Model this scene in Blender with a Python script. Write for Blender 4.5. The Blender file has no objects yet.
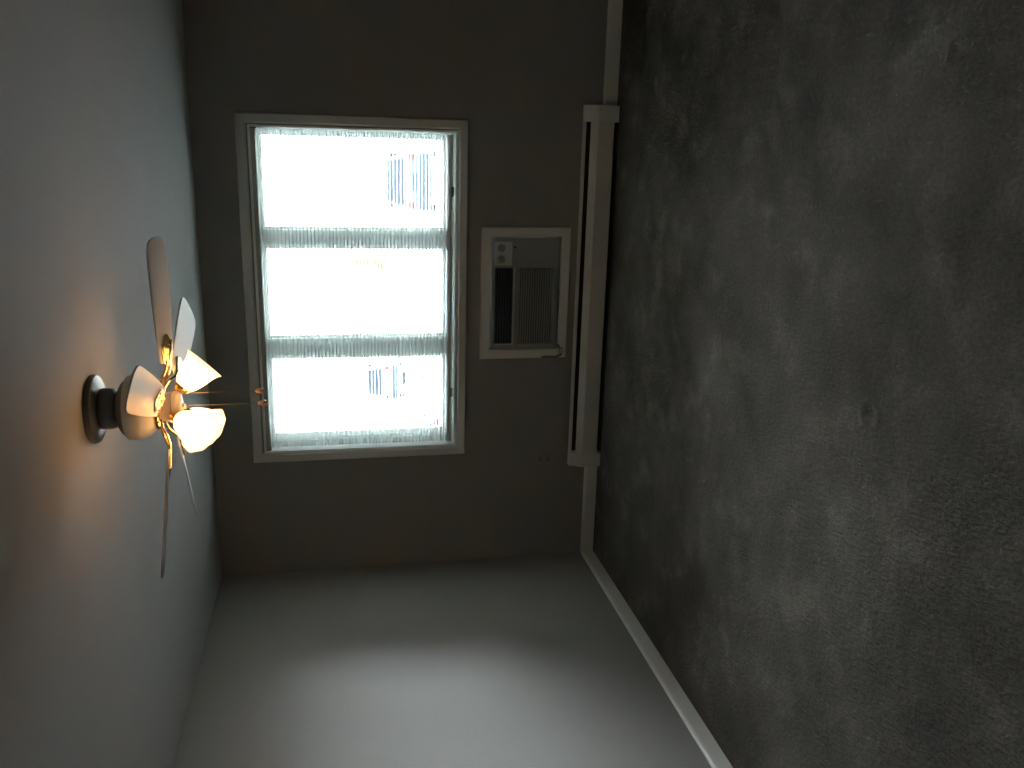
import bpy, bmesh, math, random
from mathutils import Vector, Matrix
PI = math.pi
S = bpy.context.scene
C = S.collection

# ------------------------------------------------------------------ camera, sky, sun, exposure
# the photograph was taken with the phone turned on its side: the room's "up" is the picture's left
YAW, PITCH, ROLL = -0.2702, -0.199, -0.0282
CAM = Vector((2.6386, -5.145, 1.672))
F_PX = 852.07
def cam_axes():
    f = Vector((math.sin(YAW)*math.cos(PITCH), math.cos(YAW)*math.cos(PITCH), math.sin(PITCH)))
    r = Vector((math.cos(YAW), -math.sin(YAW), 0)); u = r.cross(f)
    c, s = math.cos(ROLL), math.sin(ROLL)
    return c*r + s*u, -(-s*r + c*u), f
R_, D_, F_ = cam_axes()
cd = bpy.data.cameras.new('camera'); cam = bpy.data.objects.new('camera', cd); C.objects.link(cam)
m = Matrix.Identity(4)
for i in range(3):
    m[i][0] = D_[i]; m[i][1] = R_[i]; m[i][2] = -F_[i]; m[i][3] = CAM[i]
cam.matrix_world = m
cd.sensor_width = 36; cd.lens = F_PX*36/1024; cd.clip_start = 0.05; cd.clip_end = 800
S.camera = cam

w = bpy.data.worlds.new('sky'); S.world = w; w.use_nodes = True
bg = w.node_tree.nodes['Background']
# hazy bright sky: a wide glow around the sun's side (to the right), bluer away from it
def sky_nodes():
    nt = w.node_tree; N = nt.nodes; L = nt.links
    tc = N.new('ShaderNodeTexCoord'); dt = N.new('ShaderNodeVectorMath'); dt.operation = 'DOT_PRODUCT'
    dt.inputs[1].default_value = Vector((0.86, 0.42, 0.24)).normalized()
    L.new(tc.outputs['Generated'], dt.inputs[0])
    mx = N.new('ShaderNodeMath'); mx.operation = 'MAXIMUM'; mx.inputs[1].default_value = 0.0
    pw = N.new('ShaderNodeMath'); pw.operation = 'POWER'; pw.inputs[1].default_value = 4.0
    ma = N.new('ShaderNodeMath'); ma.operation = 'MULTIPLY_ADD'; ma.inputs[1].default_value = 75.0; ma.inputs[2].default_value = 30.0
    L.new(dt.outputs['Value'], mx.inputs[0]); L.new(mx.outputs[0], pw.inputs[0]); L.new(pw.outputs[0], ma.inputs[0])
    L.new(ma.outputs[0], bg.inputs[1])
    bg.inputs[0].default_value = (0.88, 0.95, 1.0, 1)
sky_nodes()
sd = bpy.data.lights.new('sun', 'SUN'); sd.energy = 30.0; sd.angle = 0.02; sd.color = (1.0, 0.96, 0.88)
so = bpy.data.objects.new('sun', sd); C.objects.link(so)
so.rotation_euler = Vector((0.85, -0.03, 0.60)).to_track_quat('Z', 'Y').to_euler()   # high, from the right, a little behind the house

vs = S.view_settings
vs.view_transform = 'Standard'; vs.look = 'None'; vs.gamma = 1.0; vs.use_curve_mapping = False
vs.exposure = 0.0
S.cycles.use_denoising = True
S.cycles.max_bounces = 12; S.cycles.diffuse_bounces = 8; S.cycles.transparent_max_bounces = 16
S.cycles.sample_clamp_indirect = 12.0

# ------------------------------------------------------------------ helpers
def mat(name, col, rough=0.6, metal=0.0, noise=None, bump=None, emit=None, trans=None):
    """noise=(scale, amount) colour mottling that belongs to the surface; bump=(scale, strength, distance)"""
    M = bpy.data.materials.new(name); M.use_nodes = True
    nt = M.node_tree; N = nt.nodes; L = nt.links; b = N['Principled BSDF']
    b.inputs['Base Color'].default_value = (*col, 1)
    b.inputs['Roughness'].default_value = rough; b.inputs['Metallic'].default_value = metal
    tc = N.new('ShaderNodeTexCoord')
    sc_, am = noise or (6.0, 0.04)
    n = N.new('ShaderNodeTexNoise'); n.inputs['Scale'].default_value = sc_; n.inputs['Detail'].default_value = 5
    L.new(tc.outputs['Object'], n.inputs['Vector'])
    r = N.new('ShaderNodeValToRGB')
    r.color_ramp.elements[0].position = 0.3; r.color_ramp.elements[1].position = 0.7
    r.color_ramp.elements[0].color = (*[c*(1-am) for c in col], 1)
    r.color_ramp.elements[1].color = (*[min(1, c*(1+am)) for c in col], 1)
    L.new(n.outputs['Fac'], r.inputs['Fac']); L.new(r.outputs['Color'], b.inputs['Base Color'])
    if bump:
        n2 = N.new('ShaderNodeTexNoise'); n2.inputs['Scale'].default_value = bump[0]; n2.inputs['Detail'].default_value = 4
        L.new(tc.outputs['Object'], n2.inputs['Vector'])
        bp = N.new('ShaderNodeBump'); bp.inputs['Strength'].default_value = bump[1]; bp.inputs['Distance'].default_value = bump[2]
        L.new(n2.outputs['Fac'], bp.inputs['Height']); L.new(bp.outputs['Normal'], b.inputs['Normal'])
    if emit:
        b.inputs['Emission Color'].default_value = (*emit[0], 1); b.inputs['Emission Strength'].default_value = emit[1]
    if trans:
        out = N['Material Output']; t = N.new('ShaderNodeBsdfTranslucent'); t.inputs[0].default_value = (*col, 1)
        mx = N.new('ShaderNodeMixShader'); mx.inputs[0].default_value = trans
        L.new(b.outputs[0], mx.inputs[1]); L.new(t.outputs[0], mx.inputs[2]); L.new(mx.outputs[0], out.inputs['Surface'])
    return M

def glass_mat():
    M = bpy.data.materials.new('pane_glass'); M.use_nodes = True
    nt = M.node_tree; N = nt.nodes; L = nt.links; N.remove(N['Principled BSDF'])
    t = N.new('ShaderNodeBsdfTransparent'); t.inputs[0].default_value = (0.97, 0.985, 0.985, 1)
    g = N.new('ShaderNodeBsdfGlossy'); g.inputs['Roughness'].default_value = 0.02
    fr = N.new('ShaderNodeFresnel'); fr.inputs['IOR'].default_value = 1.45
    mx = N.new('ShaderNodeMixShader')
    L.new(fr.outputs[0], mx.inputs[0]); L.new(t.outputs[0], mx.inputs[1]); L.new(g.outputs[0], mx.inputs[2])
    L.new(mx.outputs[0], N['Material Output'].inputs['Surface'])
    return M

def box(bm, x0, x1, y0, y1, z0, z1, bev=0.0):
    t = bmesh.new()
    v = [t.verts.new((x, y, z)) for x in (x0, x1) for y in (y0, y1) for z in (z0, z1)]
    for f in ((0,1,3,2), (4,6,7,5), (0,4,5,1), (2,3,7,6), (0,2,6,4), (1,5,7,3)):
        t.faces.new([v[i] for i in f])
    if bev: bmesh.ops.bevel(t, geom=t.edges[:], offset=bev, segments=2, affect='EDGES', profile=0.5)
    bmesh.ops.recalc_face_normals(t, faces=t.faces[:])
    me = bpy.data.meshes.new('t'); t.to_mesh(me); t.free(); bm.from_mesh(me); bpy.data.meshes.remove(me)

def tube(bm, pts, r, seg=10, cap=True):
    pts = [Vector(p) for p in pts]; rings = []
    rs = r if isinstance(r, (list, tuple)) else [r]*len(pts)
    prev = None
    for i, p in enumerate(pts):
        d = (pts[min(i+1, len(pts)-1)] - pts[max(i-1, 0)]).normalized()
        a = prev - d*prev.dot(d) if prev is not None else d.orthogonal()
        a.normalize(); prev = a; b = d.cross(a)
        rings.append([bm.verts.new(p + rs[i]*(math.cos(2*PI*k/seg)*a + math.sin(2*PI*k/seg)*b)) for k in range(seg)])
    for A, B in zip(rings, rings[1:]):
        for k in range(seg): bm.faces.new((A[k], A[(k+1) % seg], B[(k+1) % seg], B[k]))
    if cap: bm.faces.new(rings[0][::-1]); bm.faces.new(rings[-1])

def lathe(bm, prof, seg=48, M=Matrix.Identity(4), rf=None):
    """prof: (radius, height) pairs; rf(angle, radius, height) may ripple the radius"""
    rings = []
    for r, z in prof:
        if r < 1e-6: rings.append([bm.verts.new(M @ Vector((0, 0, z)))]); continue
        ring = []
        for k in range(seg):
            a = 2*PI*k/seg; rr = rf(a, r, z) if rf else r
            ring.append(bm.verts.new(M @ Vector((rr*math.cos(a), rr*math.sin(a), z))))
        rings.append(ring)
    for A, B in zip(rings, rings[1:]):
        if len(A) == 1 and len(B) == 1: continue
        for k in range(seg):
            q = (k+1) % seg
            if len(A) == 1: bm.faces.new((A[0], B[q], B[k]))
            elif len(B) == 1: bm.faces.new((A[k], A[q], B[0]))
            else: bm.faces.new((A[k], A[q], B[q], B[k]))

def prism(bm, poly, ax, t0, t1):
    """extrude a 2-D outline along axis ax ('x': poly=(y,z); 'y': poly=(x,z); 'z': poly=(x,y))"""
    def P(a, b, t): return {'x': (t, a, b), 'y': (a, t, b), 'z': (a, b, t)}[ax]
    A = [bm.verts.new(P(a, b, t0)) for a, b in poly]; B = [bm.verts.new(P(a, b, t1)) for a, b in poly]
    n = len(poly); fs = [bm.faces.new(A), bm.faces.new(B[::-1])]
    for k in range(n): fs.append(bm.faces.new((A[k], B[k], B[(k+1) % n], A[(k+1) % n])))
    bmesh.ops.recalc_face_normals(bm, faces=fs)

def obj(name, bm, m, parent=None, smooth=None, bevel=None):
    me = bpy.data.meshes.new(name)
    bmesh.ops.recalc_face_normals(bm, faces=bm.faces[:])
    bm.to_mesh(me); bm.free()
    me.materials.append(m)
    o = bpy.data.objects.new(name, me); C.objects.link(o)
    if parent: o.parent = parent
    if smooth:
        me.polygons.foreach_set('use_smooth', [True]*len(me.polygons))
        me.update()
        if smooth < 3: me.set_sharp_from_angle(angle=smooth)
    if bevel:
        md = o.modifiers.new('b', 'BEVEL'); md.width = bevel; md.segments = 2; md.limit_method = 'ANGLE'
    return o
def thing(name, label, cat, loc=(0,0,0), group=None, rz=0):
    o = bpy.data.objects.new(name, None); C.objects.link(o); o.location = loc; o.rotation_euler.z = rz
    o.empty_display_size = 0.1
    o['label'] = label; o['category'] = cat
    if group: o['group'] = group
    return o
def tag(o, label, cat, group=None):
    o['label'] = label; o['category'] = cat
    if group: o['group'] = group
    return o
def struct(o, label, cat):
    o['kind'] = 'structure'; o['label'] = label; o['category'] = cat; return o
NB = bmesh.new

# ------------------------------------------------------------------ materials
def wall_paint(name, col):
    return mat(name, col, 0.75, noise=(1.3, 0.03), bump=(90, 0.12, 0.002))
M_wall = wall_paint('wall_paint', (0.262, 0.255, 0.240))
M_ceil = mat('ceiling_paint', (0.40, 0.395, 0.385), 0.85, noise=(1.5, 0.03), bump=(60, 0.35, 0.003))
M_trim = mat('trim_paint', (0.66, 0.66, 0.63), 0.4, noise=(3, 0.02))
M_vinyl = mat('white_vinyl', (0.84, 0.87, 0.86), 0.35, noise=(4, 0.02))
M_heat = mat('heater_enamel', (0.60, 0.60, 0.57), 0.4, noise=(2, 0.03))
M_dark = mat('dark_inside', (0.012, 0.012, 0.013), 0.7)
M_fin = mat('slot_shade_fins', (0.02, 0.02, 0.02), 0.6)  # near-black fins: the shade inside the heater slots put into their colour
M_ac = mat('ac_plastic', (0.25, 0.265, 0.255), 0.5, noise=(5, 0.03))
M_ac2 = mat('ac_panel_plastic', (0.46, 0.48, 0.46), 0.45)
M_acd = mat('ac_dark_plastic', (0.040, 0.055, 0.068), 0.5)
M_glass = glass_mat()

def carpet():
    M = bpy.data.materials.new('carpet_pile'); M.use_nodes = True
    nt = M.node_tree; N = nt.nodes; L = nt.links; b = N['Principled BSDF']
    b.inputs['Roughness'].default_value = 1.0; b.inputs['Specular IOR Level'].default_value = 0.1
    if 'Sheen Weight' in b.inputs: b.inputs['Sheen Weight'].default_value = 0.0; b.inputs['Sheen Roughness'].default_value = 0.6
    tc = N.new('ShaderNodeTexCoord')
    def noise(scale, detail, rough=0.55, dist=0.0, vec=None):
        n = N.new('ShaderNodeTexNoise'); n.inputs['Scale'].default_value = scale; n.inputs['Detail'].default_value = detail
        n.inputs['Roughness'].default_value = rough; n.inputs['Distortion'].default_value = dist
        L.new(vec or tc.outputs['Object'], n.inputs['Vector']); return n
    def ramp(src, p0, p1, c0, c1):
        r = N.new('ShaderNodeValToRGB'); e = r.color_ramp.elements
        e[0].position = p0; e[1].position = p1; e[0].color = (*c0, 1); e[1].color = (*c1, 1)
        L.new(src, r.inputs['Fac']); return r
    def mix(a, bb, f, mode='MULTIPLY'):
        x = N.new('ShaderNodeMix'); x.data_type = 'RGBA'; x.blend_type = mode
        x.inputs[0].default_value = f
        L.new(a, x.inputs[6]); L.new(bb, x.inputs[7]); return x.outputs[2]
    big = ramp(noise(2.3, 5, 0.55, 0.15).outputs['Fac'], 0.30, 0.72, (0.058, 0.0545, 0.047), (0.112, 0.106, 0.092))
    worn = ramp(noise(4.2, 6, 0.6, 0.2).outputs['Fac'], 0.52, 0.74, (1, 1, 1), (1.6, 1.6, 1.56))
    fine = ramp(noise(70, 3, 0.6).outputs['Fac'], 0.3, 0.7, (0.80,)*3, (1.20,)*3)
    c = mix(big.outputs[0], worn.outputs[0], 1.0); c = mix(c, fine.outputs[0], 1.0)
    L.new(c, b.inputs['Base Color'])
    mp = N.new('ShaderNodeMapping'); mp.inputs['Rotation'].default_value = (0, 0, 0.4); mp.inputs['Scale'].default_value = (1.0, 0.45, 1)
    L.new(tc.outputs['Object'], mp.inputs['Vector'])
    n1 = noise(85, 4, 0.7, 0.3, mp.outputs[0]); n2 = noise(9, 4, 0.6)
    ad = N.new('ShaderNodeMath'); ad.operation = 'MULTIPLY_ADD'; ad.inputs[1].default_value = 1.2
    L.new(n2.outputs['Fac'], ad.inputs[0]); L.new(n1.outputs['Fac'], ad.inputs[2])
    bp = N.new('ShaderNodeBump'); bp.inputs['Strength'].default_value = 1.0; bp.inputs['Distance'].default_value = 0.011
    L.new(ad.outputs[0], bp.inputs['Height']); L.new(bp.outputs['Normal'], b.inputs['Normal'])
    return M
M_carpet = carpet()

# ------------------------------------------------------------------ room shell
H = 2.44; XR = 4.25; YF = -8.0; T = 0.135
WX0, WX1, WZ0, WZ1 = 0.815, 2.757, 0.955, 2.140        # window opening in the back wall
AX0, AX1, AZ0, AZ1 = 1.452, 2.148, 0.325, 0.752        # sleeve opening of the air conditioner

# floor: fine grid so that the two dents furniture left in the carpet are real
bm = NB()
dents = [(1.853, -2.803, 0.042, 0.010), (2.94, -2.954, 0.032, 0.008), (2.30, -2.05, 0.022, 0.006)]
def fz(x, y):
    z = 0.0
    for dx, dy, r, d in dents:
        q = math.hypot(x-dx, y-dy)/r
        if q < 2.2: z += -d*math.exp(-(q*1.5)**2) + 0.5*d*math.exp(-((q-1.05)*3.2)**2)
    return z
def axis(lo, hi, fine_spots):
    s = set(); x = lo
    while x < hi - 1e-6:
        s.add(round(x, 4)); x += 0.006 if any(abs(x-c) < 0.10 for c in fine_spots) else 0.12
    s.add(hi); return sorted(s)
xs = axis(0.0, XR, [d[0] for d in dents]); ys = axis(YF, 0.0, [d[1] for d in dents])
g = [[bm.verts.new((x, y, fz(x, y))) for y in ys] for x in xs]
for i in range(len(xs)-1):
    for j in range(len(ys)-1): bm.faces.new((g[i][j], g[i+1][j], g[i+1][j+1], g[i][j+1]))
edge = NB(); edge.free()
fl = obj('floor', bm, M_carpet, smooth=3.2)
struct(fl, 'dark grey-brown worn carpet covering the floor, with small dents', 'floor')
bm = NB(); box(bm, -T, XR+T, YF-T, T, H, H+0.1); struct(obj('ceiling', bm, M_ceil), 'pale textured ceiling around the fan', 'ceiling')
bm = NB(); box(bm, -T, 0, YF-T, T, -0.1, H); struct(obj('wall_left', bm, M_wall), 'bare side wall lit by the window', 'wall')
bm = NB(); box(bm, XR, XR+T, YF-T, T, -0.1, H); struct(obj('wall_right', bm, M_wall), 'bare wall outside the frame', 'wall')
bm = NB(); box(bm, 0, XR, YF-T, YF, -0.1, H); struct(obj('wall_front', bm, M_wall), 'bare wall behind the camera', 'wall')
# back wall with two openings
bm = NB()
gx = [0, WX0, AX0, AX1, WX1, XR]; gz = [-0.1, AZ0, AZ1, WZ0, WZ1, H]
def solid(i, j):
    cx = (gx[i]+gx[i+1])/2; cz = (gz[j]+gz[j+1])/2
    return not ((WX0 < cx < WX1 and WZ0 < cz < WZ1) or (AX0 < cx < AX1 and AZ0 < cz < AZ1))
V = {}
def vv(i, y, j):
    k = (i, y, j)
    if k not in V: V[k] = bm.verts.new((gx[i], T if y else 0, gz[j]))
    return V[k]
nx, nz = len(gx)-1, len(gz)-1
for i in range(nx):
    for j in range(nz):
        if not solid(i, j): continue
        for y in (0, 1): bm.faces.new((vv(i,y,j), vv(i+1,y,j), vv(i+1,y,j+1), vv(i,y,j+1)))
        for di, dj, a, b in ((-1,0,(i,j),(i,j+1)), (1,0,(i+1,j),(i+1,j+1)), (0,-1,(i,j),(i+1,j)), (0,1,(i,j+1),(i+1,j+1))):
            ii, jj = i+di, j+dj
            if not (0 <= ii < nx and 0 <= jj < nz) or not solid(ii, jj):
                bm.faces.new((vv(a[0],0,a[1]), vv(b[0],0,b[1]), vv(b[0],1,b[1]), vv(a[0],1,a[1])))
struct(obj('wall_back', bm, M_wall), 'dim bare wall holding the window and air conditioner', 'wall')

# the rest of the house's front, seen by the cars rather than by the camera
M_brick = mat('facade_brick', (0.10, 0.075, 0.06), 0.9, noise=(12, 0.2))
bm = NB()
box(bm, -14, -T, -0.2, T, -1.5, 5.4); box(bm, XR+T, 18, -0.2, T, -1.5, 5.4)
box(bm, -T, XR+T, T-0.10, T, H+0.1, 5.4); box(bm, -T, XR+T, T-0.10, T, -1.5, -0.1)
struct(obj('wall_exterior', bm, M_brick), 'brown brick front of the building around the room', 'wall')

# baseboards
def bb_profile(s=1):     # (depth into the room, height)
    return [(0, 0), (0.015, 0), (0.015, 0.066), (0.013, 0.076), (0.008, 0.083), (0.0, 0.086)]
def bb_back(name, x0, x1):
    bm = NB(); prism(bm, [(-d, z) for d, z in bb_profile()], 'x', x0, x1)
    return struct(obj(name, bm, M_trim), 'painted baseboard along the window wall', 'baseboard')
bb_back('baseboard_back', 0.0, 0.652); bb_back('baseboard_back', 2.925, XR)
for nm, x0, sg in (('baseboard_left', 0.0, 1), ('baseboard_right', XR, -1)):
    bm = NB(); prism(bm, [(x0 + sg*d, z) for d, z in bb_profile()], 'y', YF, -0.015 if sg > 0 else -0.015)
    struct(obj(nm, bm, M_trim), 'painted baseboard along a side wall', 'baseboard')

# ------------------------------------------------------------------ window
win = bpy.data.objects.new('window_1', None); C.objects.link(win)
struct(win, 'wide white three-pane window above the air conditioner, glaring with daylight', 'window')
cw = 0.060
bm = NB()      # casing, mitred
def frame(bm, x0, x1, z0, z1, wl, wr, wb, wt, y0, y1, bev=0.0):
    box(bm, x0, x0+wl, y0, y1, z0, z1, bev); box(bm, x1-wr, x1, y0, y1, z0, z1, bev)
    box(bm, x0+wl, x1-wr, y0, y1, z0, z0+wb, bev); box(bm, x0+wl, x1-wr, y0, y1, z1-wt, z1, bev)
def mitre(bm, x0, x1, z0, z1, wd, prof):
    """picture-frame moulding: prof = (distance from the outer edge, y)"""
    rings = []
    for t, y in prof: rings.append([bm.verts.new(p) for p in ((x0+t, y, z0+t), (x1-t, y, z0+t), (x1-t, y, z1-t), (x0+t, y, z1-t))])
    for A, B in zip(rings, rings[1:]):
        for k in range(4): bm.faces.new((A[k], A[(k+1) % 4], B[(k+1) % 4], B[k]))
    for k in range(4): bm.faces.new((rings[0][k], rings[0][(k+1) % 4], rings[-1][(k+1) % 4], rings[-1][k]))
mitre(bm, WX0-0.055, WX1+0.060, WZ0-0.057, WZ1+0.065, cw, [(0, -0.001), (0, -0.012), (0.004, -0.018), (0.045, -0.016), (0.052, -0.010), (0.055, -0.010), (0.055, -0.001)])
obj('window_casing', bm, M_trim, win)
bm = NB()
e = 0.004
frame(bm, WX0+0.0005, WX1-0.0005, WZ0+0.0005, WZ1-0.0005, 0.012, 0.012, 0.012, 0.012, -0.008, T+0.005)
obj('window_jamb', bm, M_vinyl, win)
bm = NB()      # outer vinyl frame and the two mullions
JX0, JX1, JZ0, JZ1 = WX0+0.0125, WX1-0.0125, WZ0+0.0125, WZ1-0.0125
frame(bm, JX0, JX1, JZ0, JZ1, 0.040, 0.030, 0.040, 0.035, 0.072, 0.13, 0.002)
obj('window_frame', bm, M_vinyl, win)
for x0, x1 in ((1.405, 1.520), (2.083, 2.172)):
    bm = NB(); box(bm, x0, x1, 0.070, 0.128, JZ0+0.04, JZ1-0.035, 0.003); obj('mullion', bm, M_vinyl, win)
panes = [(JX0+0.040, 1.405, 0.048, 0.018), (1.520, 2.083, 0.018, 0.026), (2.172, JX1-0.030, 0.018, 0.014)]
for x0, x1, wl, wr in panes:
    bm = NB(); frame(bm, x0, x1, JZ0+0.040, JZ1-0.035, wl, wr, 0.034, 0.018, 0.084, 0.118, 0.003)
    sash = obj('sash', bm, M_vinyl, win)
    bm = NB(); box(bm, x0+wl-0.004, x1-wr+0.004, 0.099, 0.103, JZ0+0.070, JZ1-0.049)
    obj('glass', bm, M_glass, sash)
bm = NB(); box(bm, JX0+0.046, JX0+0.064, 0.078, 0.0845, 1.30, 1.78, 0.003); obj('sash_pull', bm, M_vinyl, win)
bm = NB(); prism(bm, [(T+0.005, WZ0-0.03), (T+0.06, WZ0-0.035), (T+0.06, WZ0-0.015), (T-0.02, WZ0+0.012), (T-0.02, WZ0+0.002), (T+0.005, WZ0)], 'x', WX0-0.03, WX1+0.03)
obj('window_sill', bm, M_vinyl, win)

# ------------------------------------------------------------------ venetian blind
M_slat = mat('blind_slat', (0.86, 0.90, 0.89), 0.4, noise=(3, 0.02), trans=0.45)
M_rail = mat('blind_rail', (0.42, 0.43, 0.42), 0.45)
bl = thing('window_blind', 'white mini venetian blind with open slats hanging inside the window', 'blind', ((WX0+WX1)/2, 0.032, WZ1-0.013))
BW = (WX1-WX0)/2 - 0.020
bm = NB(); prism(bm, [(-0.017, 0), (-0.017, -0.022), (-0.013, -0.026), (0.013, -0.026), (0.017, -0.022), (0.017, 0), (0.014, 0), (0.014, -0.020), (-0.014, -0.020), (-0.014, 0)], 'x', -BW, BW)
obj('head_rail', bm, M_rail, bl)
for sx in (-1, 1):
    bm = NB(); box(bm, min(sx*BW, sx*(BW+0.006)), max(sx*BW, sx*(BW+0.006)), -0.021, 0.020, -0.030, 0.0, 0.001)
    obj('rail_bracket', bm, mat('bracket_metal', (0.12, 0.12, 0.11), 0.4, 0.4), bl)
top = -0.040; bot = WZ0 + 0.0125 + 0.022 - (WZ1-0.013)
PITCH_S = 0.0210; n = int((top-bot-0.024)/PITCH_S)+1
tilt = math.radians(13)
bm = NB()
zs = [top - k*PITCH_S for k in range(n)] + [bot + 0.0095 + 0.0030*k for k in range(4)]
for z0 in zs:
    prev = None
    up = []; dn = []
    for q in range(7):
        u = -1 + q/3.0
        y = u*0.0125; z = 0.0022*(1-u*u)
        yy = y*math.cos(tilt) - z*math.sin(tilt); zz = y*math.sin(tilt) + z*math.cos(tilt)
        up.append((yy, z0+zz+0.0002)); dn.append((yy, z0+zz-0.0002))
    prism(bm, up + dn[::-1], 'x', -BW+0.004, BW-0.004)
obj('slats', bm, M_slat, bl)
bm = NB(); zb = bot; prism(bm, [(-0.0125, zb-0.007), (0.0125, zb-0.007), (0.0125, zb+0.003), (0.009, zb+0.006), (-0.009, zb+0.006), (-0.0125, zb+0.003)], 'x', -BW+0.004, BW-0.004)
obj('bottom_rail', bm, M_rail, bl)
for x in (-0.80, -0.27, 0.27, 0.80):
    bm = NB()
    for y in (-0.0135, 0.0135): tube(bm, [(x, y, -0.030), (x, y, zb)], 0.0006, 6)
    obj('ladder_cord', bm, M_rail, bl)
M_hold = mat('bracket_grey', (0.10, 0.11, 0.11), 0.5)
for sx in (0.62, -0.62):
    bm = NB(); box(bm, sx-0.028, sx+0.028, -0.020, -0.0135, zb-0.014, zb+0.002, 0.001); obj('hold_down_bracket', bm, M_hold, bl)

# ------------------------------------------------------------------ through-wall air conditioner
ac = thing('air_conditioner', 'grey through-wall air conditioner with louvres in a white wooden surround under the window', 'air conditioner', (1.80, 0, 0.54))
ox, oz = -1.80, -0.54
def abox(bm, x0, x1, y0, y1, z0, z1, b=0.0): box(bm, x0+ox, x1+ox, y0, y1, z0+oz, z1+oz, b)
bm = NB()
mitre(bm, 1.385+ox, 2.205+ox, 0.252+oz, 0.810+oz, 0.06, [(0, -0.001), (0, -0.014), (0.004, -0.019), (0.054, -0.019), (0.058, -0.015), (0.058, -0.001)])
obj('surround', bm, M_trim, ac)
FY = -0.030
bm = NB()   # body shell: outer sleeve and front face built around the vent and grille openings
fx = [1.458, 1.484, 1.958, 2.142]; 
abox(bm, 1.458, 2.142, -0.012, 0.30, 0.331, 0.335); abox(bm, 1.458, 2.142, -0.012, 0.30, 0.742, 0.746)
abox(bm, 1.458, 1.462, -0.012, 0.30, 0.335, 0.742); abox(bm, 2.138, 2.142, -0.012, 0.30, 0.335, 0.742)
abox(bm, 1.458, 1.484, FY, FY+0.02, 0.331, 0.746, 0.002)
abox(bm, 1.958, 2.142, FY, FY+0.02, 0.331, 0.746, 0.002)
abox(bm, 1.484, 1.958, FY, FY+0.02, 0.724, 0.746); abox(bm, 1.484, 1.958, FY, FY+0.02, 0.577, 0.606)
abox(bm, 1.484, 1.958, FY, FY+0.02, 0.331, 0.350)
obj('body', bm, M_ac, ac)
bm = NB(); abox(bm, 1.462, 2.138, FY+0.024, FY+0.030, 0.335, 0.742); obj('inner_baffle', bm, M_dark, ac)
bm = NB()
for k in range(7):
    z = 0.6135 + k*0.0165; prism(bm, [(FY+0.002, z+oz), (FY+0.018, z+0.007+oz), (FY+0.018, z+0.009+oz), (FY+0.002, z+0.003+oz)], 'x', 1.484+ox, 1.958+ox)
for x in (1.64, 1.80): abox(bm, x-0.002, x+0.002, FY+0.006, FY+0.020, 0.606, 0.724)
obj('air_outlet', bm, M_acd, ac)
bm = NB(); abox(bm, 1.484, 1.962, FY-0.006, FY+0.004, 0.600, 0.612, 0.002); abox(bm, 1.478, 1.486, FY-0.005, FY+0.004, 0.600, 0.728, 0.002)
obj('outlet_trim', bm, M_ac2, ac)
bm = NB()
for k in range(15):
    z = 0.3535 + k*0.0152; abox(bm, 1.484, 1.958, FY+0.002, FY+0.016, z, z+0.0085, 0.001)
obj('intake_grille', bm, M_ac, ac)
bm = NB(); abox(bm, 1.975, 2.118, FY-0.004, FY+0.002, 0.622, 0.732, 0.002)
pn = obj('control_panel', bm, M_ac2, ac)
bm = NB()
for x in (2.012, 2.080):
    lathe(bm, [(0, 0), (0.024, 0), (0.024, 0.003), (0.017, 0.005), (0.015, 0.016), (0, 0.018)], 24, Matrix.Translation((x+ox, FY-0.004, 0.690+oz)) @ Matrix.Rotation(PI/2, 4, 'X'))
    box(bm, x+ox-0.0025, x+ox+0.0025, FY-0.026, FY-0.020, 0.676+oz, 0.704+oz, 0.001)
obj('control_knob', bm, M_ac, pn, smooth=0.6)
bm = NB(); lathe(bm, [(0, 0), (0.007, 0), (0.006, 0.004), (0, 0.005)], 16, Matrix.Translation((2.085+ox, FY, 0.605+oz)) @ Matrix.Rotation(PI/2, 4, 'X'))
obj('indicator', bm, M_dark, ac, smooth=0.6)
bm = NB()   # power cord looping out at the lower left corner
pts = [(1.475, -0.028, 0.315), (1.450, -0.034, 0.300), (1.425, -0.034, 0.285), (1.405, -0.030, 0.292), (1.392, -0.028, 0.325), (1.396, -0.028, 0.372), (1.392, -0.026, 0.415)]
P2 = []
for i in range(len(pts)-1):
    for q in range(4):
        t = q/4; P2.append([pts[i][k]*(1-t)+pts[i+1][k]*t for k in range(3)])
P2.append(pts[-1])
tube(bm, [(x+ox, y, z+oz) for x, y, z in P2], 0.0065, 10)
obj('power_cord', bm, mat('cord_grey', (0.16, 0.16, 0.15), 0.5), ac, smooth=0.9)
bm = NB(); abox(bm, 1.418, 1.452, -0.046, -0.019, 0.278, 0.306, 0.004); obj('cord_clip', bm, M_ac2, ac)

# ------------------------------------------------------------------ baseboard heater
HX0, HX1 = 0.652, 2.925; HD = 0.072
ht = thing('baseboard_heater', 'long white metal baseboard heater with dark slots under the air conditioner', 'heater', ((HX0+HX1)/2, 0, 0))
hw = (HX1-HX0)/2; cap = 0.095
bm = NB(); box(bm, -hw+0.002, hw-0.002, -0.004, -0.0005, 0.004, 0.205); prism(bm, [(-0.004, 0.2035), (-0.028, 0.2035), (-0.030, 0.190), (-0.0315, 0.190), (-0.0295, 0.205), (-0.004, 0.205)], 'x', -hw+0.002, hw-0.002)
obj('back_panel', bm, M_heat, ht)
bm = NB()
prism(bm, [(-0.0460, 0.1655), (-0.0460, 0.1675), (-0.062, 0.150), (-HD, 0.128), (-HD, 0.030), (-HD+0.0015, 0.030), (-HD+0.0015, 0.1275), (-0.0610, 0.1485)], 'x', -hw+cap, hw-cap)
obj('front_panel', bm, M_heat, ht)
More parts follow.
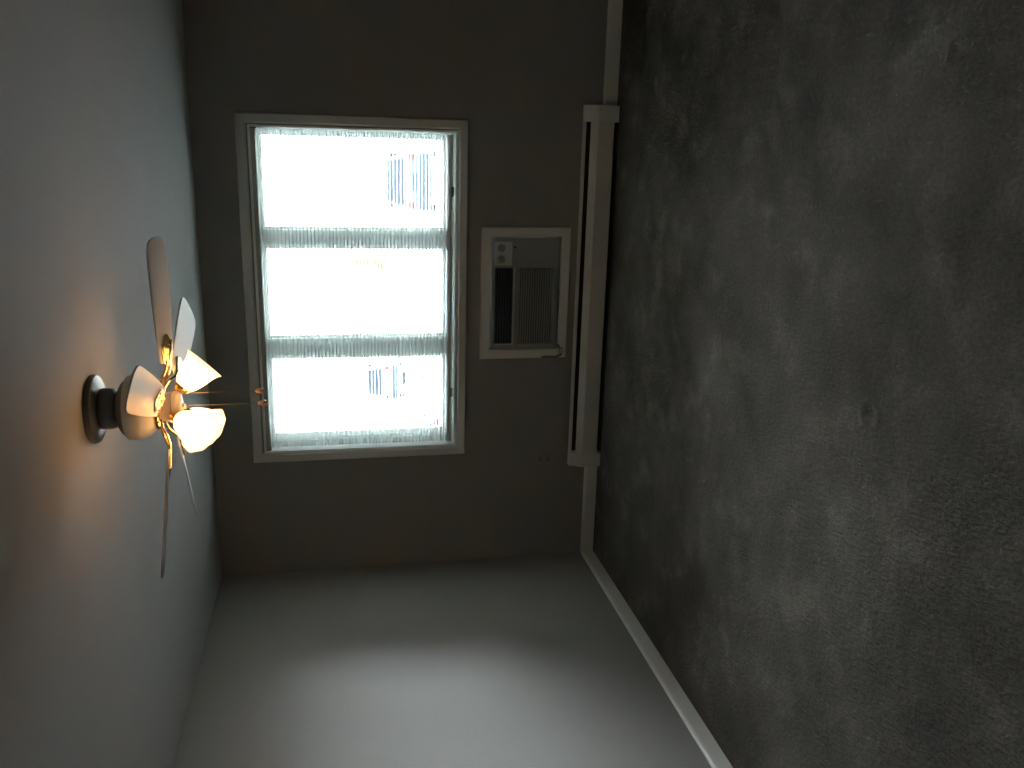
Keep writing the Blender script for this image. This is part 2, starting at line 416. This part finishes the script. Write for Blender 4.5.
for sx in (-1, 1):
    bm = NB(); a, b = sorted((sx*hw, sx*(hw-cap)))
    prism(bm, [(-0.0005, 0.001), (-0.0005, 0.2065), (-0.0310, 0.2065), (-0.048, 0.170), (-0.064, 0.152), (-HD-0.0015, 0.129), (-HD-0.0015, 0.003), (-HD+0.004, 0.001)], 'x', a, b)
    obj('end_cap', bm, M_heat, ht, bevel=0.0015)
bm = NB()
tube(bm, [(-hw+cap, -0.034, 0.095), (hw-cap, -0.034, 0.095)], 0.011, 12)
k = -hw+cap+0.01
while k < hw-cap-0.01:
    box(bm, k, k+0.0006, -0.060, -0.010, 0.065, 0.125); k += 0.012
obj('heating_element', bm, M_fin, ht)
bm = NB(); prism(bm, [(-0.0045, 0.198), (-0.0065, 0.198), (-0.0065, 0.006), (-0.066, 0.004), (-0.066, 0.0015), (-0.0045, 0.0015)], 'x', -hw+cap, hw-cap); obj('slot_shade_liner', bm, M_dark, ht)  # black sheet added inside the heater, painting the shade seen through its slots

# ------------------------------------------------------------------ wall outlet
ol = thing('wall_outlet', 'small dim outlet plate low on the wall left of the air conditioner', 'outlet', (0.697, 0, 0.366))
bm = NB(); box(bm, -0.035, 0.035, -0.006, -0.0003, -0.057, 0.057, 0.002); obj('cover_plate', bm, mat('plate_plastic', (0.27, 0.26, 0.24), 0.4), ol)
for z in (-0.024, 0.024):
    bm = NB(); box(bm, -0.017, 0.017, -0.0085, -0.005, z-0.014, z+0.014, 0.002)
    s = obj('socket', bm, mat('socket_plastic', (0.22, 0.21, 0.19), 0.4), ol)
    bm = NB()
    for x in (-0.006, 0.006): box(bm, x-0.001, x+0.001, -0.0095, -0.008, z-0.002, z+0.008)
    obj('slot', bm, M_dark, s)

# ------------------------------------------------------------------ ceiling fan
FX, FYY = 1.826, -2.368
M_fanw = mat('fan_white_enamel', (0.72, 0.71, 0.70), 0.28, noise=(8, 0.02))
M_fann = mat('fan_pewter_enamel', (0.13, 0.122, 0.112), 0.38, 0.3, noise=(20, 0.05))
M_brass = mat('polished_brass', (0.85, 0.58, 0.26), 0.16, 1.0, noise=(10, 0.03))
M_blade = mat('blade_white', (0.78, 0.79, 0.82), 0.35, noise=(5, 0.02))
M_shade = mat('frosted_shade_glass', (0.95, 0.86, 0.70), 0.4, noise=(15, 0.03), emit=((1.0, 0.66, 0.35), 2.6), trans=0.7)
M_bulb = mat('glowing_bulb', (1, 0.9, 0.7), 0.4, emit=((1.0, 0.67, 0.38), 270))
fan = thing('ceiling_fan', 'white five-blade ceiling fan with lit bell-shaped glass shades and pull chains', 'ceiling fan', (FX, FYY, 0))
bm = NB(); lathe(bm, [(0, 2.439), (0.108, 2.439), (0.110, 2.432), (0.106, 2.421), (0.092, 2.414), (0.070, 2.411), (0, 2.411)], 64)
obj('ceiling_plate', bm, M_fann, fan, smooth=0.7)
bm = NB(); lathe(bm, [(0, 2.413), (0.064, 2.413), (0.066, 2.402), (0.066, 2.385), (0.063, 2.370), (0.052, 2.360), (0.040, 2.357), (0, 2.357)], 64)
obj('canopy', bm, M_fann, fan, smooth=0.7)
bm = NB(); lathe(bm, [(0, 2.362), (0.050, 2.362), (0.068, 2.356), (0.084, 2.346), (0.094, 2.334), (0.0945, 2.330), (0, 2.330)], 72)
obj('motor_top', bm, mat('motor_top_enamel', (0.26, 0.235, 0.20), 0.4), fan, smooth=0.7)
bm = NB(); lathe(bm, [(0, 2.333), (0.098, 2.333), (0.102, 2.328), (0.103, 2.305), (0.100, 2.290), (0.090, 2.268), (0.076, 2.252), (0.066, 2.246), (0, 2.246)], 72)
obj('motor_housing', bm, M_fanw, fan, smooth=0.7)
bm = NB(); lathe(bm, [(0, 2.248), (0.070, 2.248), (0.073, 2.243), (0.072, 2.237), (0.066, 2.233), (0, 2.233)], 72)
obj('trim_ring', bm, M_brass, fan, smooth=0.7)
bm = NB(); lathe(bm, [(0, 2.235), (0.044, 2.235), (0.046, 2.228), (0.046, 2.200), (0.050, 2.196), (0.050, 2.186), (0.042, 2.176), (0.024, 2.170), (0.010, 2.168), (0.008, 2.160), (0, 2.158)], 64)
obj('light_fitter', bm, M_fanw, fan, smooth=0.7)

# blade outline: x outward, y across
def blade_bm():
    bm = NB()
    out = []
    L0, L1 = 0.155, 0.540
    prof = [(L0, 0.040), (L0+0.03, 0.048), (0.26, 0.055), (0.36, 0.061), (0.46, 0.065), (0.505, 0.064), (0.525, 0.056), (0.536, 0.040), (L1, 0.018)]
    top_ = [(x, y) for x, y in prof]; poly = top_ + [(x, -y) for x, y in prof[::-1]]
    poly = [(L0-0.006, 0.025)] + poly + [(L0-0.006, -0.025)]
    prism(bm, poly, 'z', -0.003, 0.003)
    return bm
def iron_bm():
    bm = NB()
    # arm from the motor ring out to the blade: two curling straps and a forked plate
    for s in (-1, 1):
        P = [(0.050, s*0.012, 0.026), (0.078, s*0.020, 0.020), (0.105, s*0.024, 0.006), (0.130, s*0.016, -0.004), (0.155, s*0.010, -0.006), (0.185, s*0.022, -0.006), (0.215, s*0.030, -0.006)]
        Q = []
        for i in range(len(P)-1):
            for q in range(4): Q.append(Vector(P[i]).lerp(Vector(P[i+1]), q/4))
        Q.append(Vector(P[-1])); tube(bm, Q, 0.0042, 8)
    prism(bm, [(0.138, -0.014), (0.160, -0.030), (0.205, -0.036), (0.235, -0.012), (0.240, 0), (0.235, 0.012), (0.205, 0.036), (0.160, 0.030), (0.138, 0.014)], 'z', -0.0065, -0.003)
    for x, y in ((0.17, 0), (0.205, 0.022), (0.205, -0.022)):
        lathe(bm, [(0, -0.009), (0.005, -0.008), (0.006, -0.0064)], 12, Matrix.Translation((x, y, 0)))
    return bm
AZ = [-68, -2, 64, 148, 216]
bmesh_b = blade_bm(); me_b = None
for i, a in enumerate(AZ):
    Mx = Matrix.Rotation(math.radians(a), 4, 'Z') @ Matrix.Translation((0, 0, 2.207)) @ Matrix.Rotation(math.radians(-14), 4, 'X')
    if i == 0:
        b0 = obj('blade', blade_bm(), M_blade, fan, bevel=0.0012); i0 = obj('blade_iron', iron_bm(), M_brass, fan, smooth=0.7)
        bo, io = b0, i0
    else:
        bo = b0.copy(); C.objects.link(bo); io = i0.copy(); C.objects.link(io)
    bo.matrix_local = Mx; io.matrix_local = Mx

# light arms, sockets, bell shades
def bell(s): return s
prof_o = [(0.0240, 0.0), (0.0280, 0.008), (0.0375, 0.024), (0.0450, 0.045), (0.0500, 0.066), (0.0545, 0.086), (0.0600, 0.100), (0.0665, 0.108)]
prof_i = [(r-0.0025, s-0.0005) for r, s in prof_o[::-1]]
for a in (18, -112, 138):
    ar = math.radians(a); d = Vector((math.cos(ar), math.sin(ar), 0))
    dirv = (d*0.74 + Vector((0, 0, -0.67))).normalized()
    base = d*0.058 + Vector((0, 0, 2.172))
    bm = NB(); tube(bm, [d*0.034+Vector((0,0,2.200)), d*0.046+Vector((0,0,2.196)), d*0.052+Vector((0,0,2.186)), base-dirv*0.004], 0.0085, 12)
    lathe(bm, [(0, -0.012), (0.016, -0.012), (0.021, -0.006), (0.0275, 0.002), (0.0275, 0.012), (0.0262, 0.012), (0.0262, 0.0), (0, 0.0)], 32, Matrix.Translation(base) @ dirv.to_track_quat('Z', 'Y').to_matrix().to_4x4())
    arm = obj('lamp_arm', bm, M_brass, fan, smooth=0.7)
    Mt = Matrix.Translation(base) @ dirv.to_track_quat('Z', 'Y').to_matrix().to_4x4()
    bm = NB(); lathe(bm, prof_o + prof_i, 60, Mt, rf=lambda t, r, z: r*(1 + 0.03*max(0, (z-0.08)/0.028)*math.cos(8*t)))
    obj('lamp_shade', bm, M_shade, arm, smooth=1.2)
    bm = NB(); lathe(bm, [(0, 0.006), (0.010, 0.008), (0.012, 0.022), (0.020, 0.040), (0.023, 0.055), (0.019, 0.070), (0.010, 0.077), (0, 0.079)], 28, Mt)
    obj('bulb', bm, M_bulb, arm, smooth=1.2)

# pull chains: they are fixed to the fan and hang from its switch housing
M_chain = mat('dull_chain', (0.28, 0.24, 0.20), 0.5, 0.5)
CR = Vector((math.cos(math.radians(16)), math.sin(math.radians(16)), 0))
for off, zend in ((0.044, 1.932), (0.004, 1.924)):
    p = CR*off + Vector((0.004, -0.020, 0))
    bm = NB(); z = 2.182
    while z > zend+0.012:
        lathe(bm, [(0, z), (0.0010, z-0.0012), (0.0010, z-0.0026), (0, z-0.0038)], 6, Matrix.Translation(p)); z -= 0.0046
    tube(bm, [(p.x, p.y, 2.182), (p.x, p.y, zend)], 0.0004, 5)
    ch = obj('pull_chain', bm, M_chain, fan)
    bm = NB(); lathe(bm, [(0, zend+0.010), (0.004, zend+0.009), (0.006, zend+0.004), (0.0095, zend-0.002), (0.011, zend-0.009), (0.009, zend-0.015), (0.004, zend-0.019), (0, zend-0.020)], 20, Matrix.Translation(p))
    obj('chain_knob', bm, mat('knob_wood', (0.72, 0.42, 0.26), 0.4), ch, smooth=1.0)

# ------------------------------------------------------------------ outside: parking lot
GZ = -1.50
def ground_mat():
    return mat('pale_concrete', (0.55, 0.54, 0.52), 0.9, noise=(0.4, 0.08), bump=(8, 0.2, 0.02))
bm = NB()
N_ = 24
box(bm, -120, 120, 0.30, 240, GZ-0.2, GZ)
o = obj('parking_lot', bm, ground_mat()); o['kind'] = 'structure'; o['label'] = 'sunlit pale parking lot outside the window'; o['category'] = 'ground'
rs = random.Random(4)
sh = thing('conical_shrub', 'small yellow-green cone-shaped shrub far out in the middle pane', 'shrub', (-3.85, 47.0, GZ))
bm = NB()
lathe(bm, [(0, 0.10)] + [(0.60*(1-t)**0.9 + 0.02, 0.12 + 2.6*t) for t in [k/16 for k in range(16)]] + [(0, 2.74)], 22, rf=lambda a, r, z: r*(0.86+0.28*rs.random()))
obj('foliage', bm, mat('shrub_leaves', (0.030, 0.036, 0.010), 0.95, noise=(6, 0.3), bump=(20, 0.8, 0.05)), sh)
bm = NB(); tube(bm, [(0, 0, 0), (0, 0, 0.3)], 0.05, 8); obj('trunk', bm, mat('shrub_bark', (0.02, 0.015, 0.01), 0.9), sh)

def car(loc, rz, label, paint, L=4.5, W=1.86, Hh=1.62, suv=True):
    """a parked car; x across, rear at y=0, body runs to +y, wheels on the ground"""
    root = thing('parked_car', label, 'car', loc, 'cars parked outside the window', rz)
    # body: lofted cross sections along y
    sec = [(0.00, 0.40, 0.70, 0.80), (0.06, 0.28, 0.95, 0.90), (0.22, 0.25, 1.02, 0.97), (1.2, 0.22, 1.02, 1.0), (2.6, 0.22, 1.00, 1.0), (3.4, 0.24, 0.96, 0.99), (4.2, 0.28, 0.84, 0.94), (4.46, 0.36, 0.66, 0.84)]
    bm = NB(); rings = []
    for y, zl, zh, k in sec:
        hw_ = W/2*k; y = y*L/4.5
        pts = [(-hw_*0.94, zl), (-hw_, zl+0.12), (-hw_, (zl+zh)/2), (-hw_*0.97, zh-0.07), (-hw_*0.90, zh), (0, zh+0.02), (hw_*0.90, zh), (hw_*0.97, zh-0.07), (hw_, (zl+zh)/2), (hw_, zl+0.12), (hw_*0.94, zl)]
        rings.append([bm.verts.new((x, y, z)) for x, z in pts])
    for A, B in zip(rings, rings[1:]):
        for k in range(len(A)): q = (k+1) % len(A); bm.faces.new((A[k], A[q], B[q], B[k]))
    bm.faces.new(rings[0]); bm.faces.new(rings[-1][::-1])
    obj('body', bm, paint, root, smooth=0.7)
    # cabin
    r1 = 0.30 if suv else 0.85
    cs = [(0.10, 1.00, 0.80), (r1, Hh-0.10, 0.66), (r1+0.35, Hh-0.01, 0.66), (1.9, Hh, 0.67), (2.45, Hh-0.07, 0.65), (3.25, 1.00, 0.76)]
    bm = NB(); low = []; up = []
    for y, z, k in cs:
        y = y*L/4.5
        up.append([bm.verts.new(p) for p in ((-W/2*k, y, z-0.03), (-W/2*k*0.93, y, z), (W/2*k*0.93, y, z), (W/2*k, y, z-0.03))])
        low.append([bm.verts.new(p) for p in ((-W/2*0.92, y, 0.99), (W/2*0.92, y, 0.99))])
    for i in range(len(cs)-1):
        for k in range(3): bm.faces.new((up[i][k], up[i][k+1], up[i+1][k+1], up[i+1][k]))
        bm.faces.new((low[i][0], up[i][0], up[i+1][0], low[i+1][0])); bm.faces.new((low[i][1], low[i+1][1], up[i+1][3], up[i][3]))
        bm.faces.new((low[i][0], low[i+1][0], low[i+1][1], low[i][1]))
    bm.faces.new((low[0][0], low[0][1], up[0][3], up[0][2], up[0][1], up[0][0])); bm.faces.new((low[-1][1], low[-1][0], up[-1][0], up[-1][1], up[-1][2], up[-1][3]))
    obj('cabin', bm, paint, root, smooth=0.5)
    k = L/4.5
    y0, z0_, y1, z1_ = 0.13*k, 1.06, r1*k-0.015, Hh-0.13
    dy = 0.016
    bm = NB()
    A = [bm.verts.new(p) for p in ((-W*0.385, y0-dy-0.02, z0_), (W*0.385, y0-dy-0.02, z0_), (W*0.315, y1-dy-0.03, z1_), (-W*0.315, y1-dy-0.03, z1_))]
    B = [bm.verts.new(v.co + Vector((0, 0.035, 0))) for v in A]
    bm.faces.new(A); bm.faces.new(B[::-1])
    for q in range(4): bm.faces.new((A[q], B[q], B[(q+1) % 4], A[(q+1) % 4]))
    obj('rear_window', bm, M_carglass, root)
    for s in (-1, 1):
        bm = NB(); box(bm, min(s*W*0.34, s*W*0.445), max(s*W*0.34, s*W*0.445), -0.01*k, 0.16*k, 0.72, 0.94, 0.015); obj('tail_light', bm, M_tail, root)
        bm = NB(); prism(bm, [(0.62*k, 1.05), (0.75*k, Hh-0.20), (2.35*k, Hh-0.20), (2.95*k, 1.05)], 'x', s*W*0.375, s*W*0.445); obj('side_window', bm, M_carglass, root)
        for yw in (0.85, 3.55):
            bm = NB(); lathe(bm, [(0, -0.10), (0.20, -0.10), (0.30, -0.10), (0.33, -0.07), (0.33, 0.07), (0.30, 0.10), (0.20, 0.09), (0, 0.07)], 28, Matrix.Translation((s*(W/2-0.10), yw*k, 0.33)) @ Matrix.Rotation(PI/2, 4, 'Y'))
            obj('wheel', bm, M_tyre, root, smooth=0.7)
    bm = NB(); box(bm, -W*0.46, W*0.46, -0.07, 0.12, 0.36, 0.62, 0.04); obj('bumper', bm, M_bump, root)
    bm = NB(); box(bm, -0.26, 0.26, -0.012, 0.01, 0.70, 0.83, 0.004); obj('number_plate', bm, M_bump, root)
    return root
M_carglass = mat('car_glass', (0.002, 0.006, 0.014), 0.25)
M_tail = mat('tail_light_plastic', (0.05, 0.002, 0.004), 0.2)
M_tyre = mat('tyre_rubber', (0.02, 0.02, 0.02), 0.8)
M_bump = mat('bumper_plastic', (0.006, 0.014, 0.026), 0.5)
for _m in (M_carglass, M_tail, M_bump):
    _m.node_tree.nodes['Principled BSDF'].inputs['Specular IOR Level'].default_value = 0.15
M_blue = mat('blue_car_paint', (0.012, 0.03, 0.06), 0.3)
M_silver = mat('silver_car_paint', (0.016, 0.028, 0.045), 0.3)
M_white = mat('white_car_paint', (0.75, 0.77, 0.80), 0.3)
car((1.72, 21.6, GZ), 0.0, 'pale blue hatchback seen from behind through the right-hand window pane', M_silver, Hh=1.70)
car((-8.5, 36.0, GZ), 0.10, 'white car with dark rear window farther out in the left-hand pane', M_white, Hh=2.0)
car((-4.5, 14.6, GZ), 0.12, 'dark blue car nearest the window, low in the left-hand pane', M_blue, Hh=1.38, suv=False)
M_post = mat('dark_painted_steel', (0.005, 0.007, 0.008), 0.9)
M_post.node_tree.nodes['Principled BSDF'].inputs['Specular IOR Level'].default_value = 0.1
bm = NB()
px, py = -2.05, 12.5
tube(bm, [(px, py, GZ), (px, py, 0.33)], 0.020, 12); tube(bm, [(px-0.13, py, 0.33), (px+0.13, py, 0.33)], 0.025, 12)
tube(bm, [(px-0.10, py, 0.26), (px+0.10, py, 0.26)], 0.012, 10)
lathe(bm, [(0, GZ+0.015), (0.09, GZ+0.015), (0.09, GZ), (0, GZ)], 20, Matrix.Translation((px, py, 0)))
tag(obj('steel_post', bm, M_post), 'thin dark steel post with a short crossbar seen through the left-hand pane', 'post')
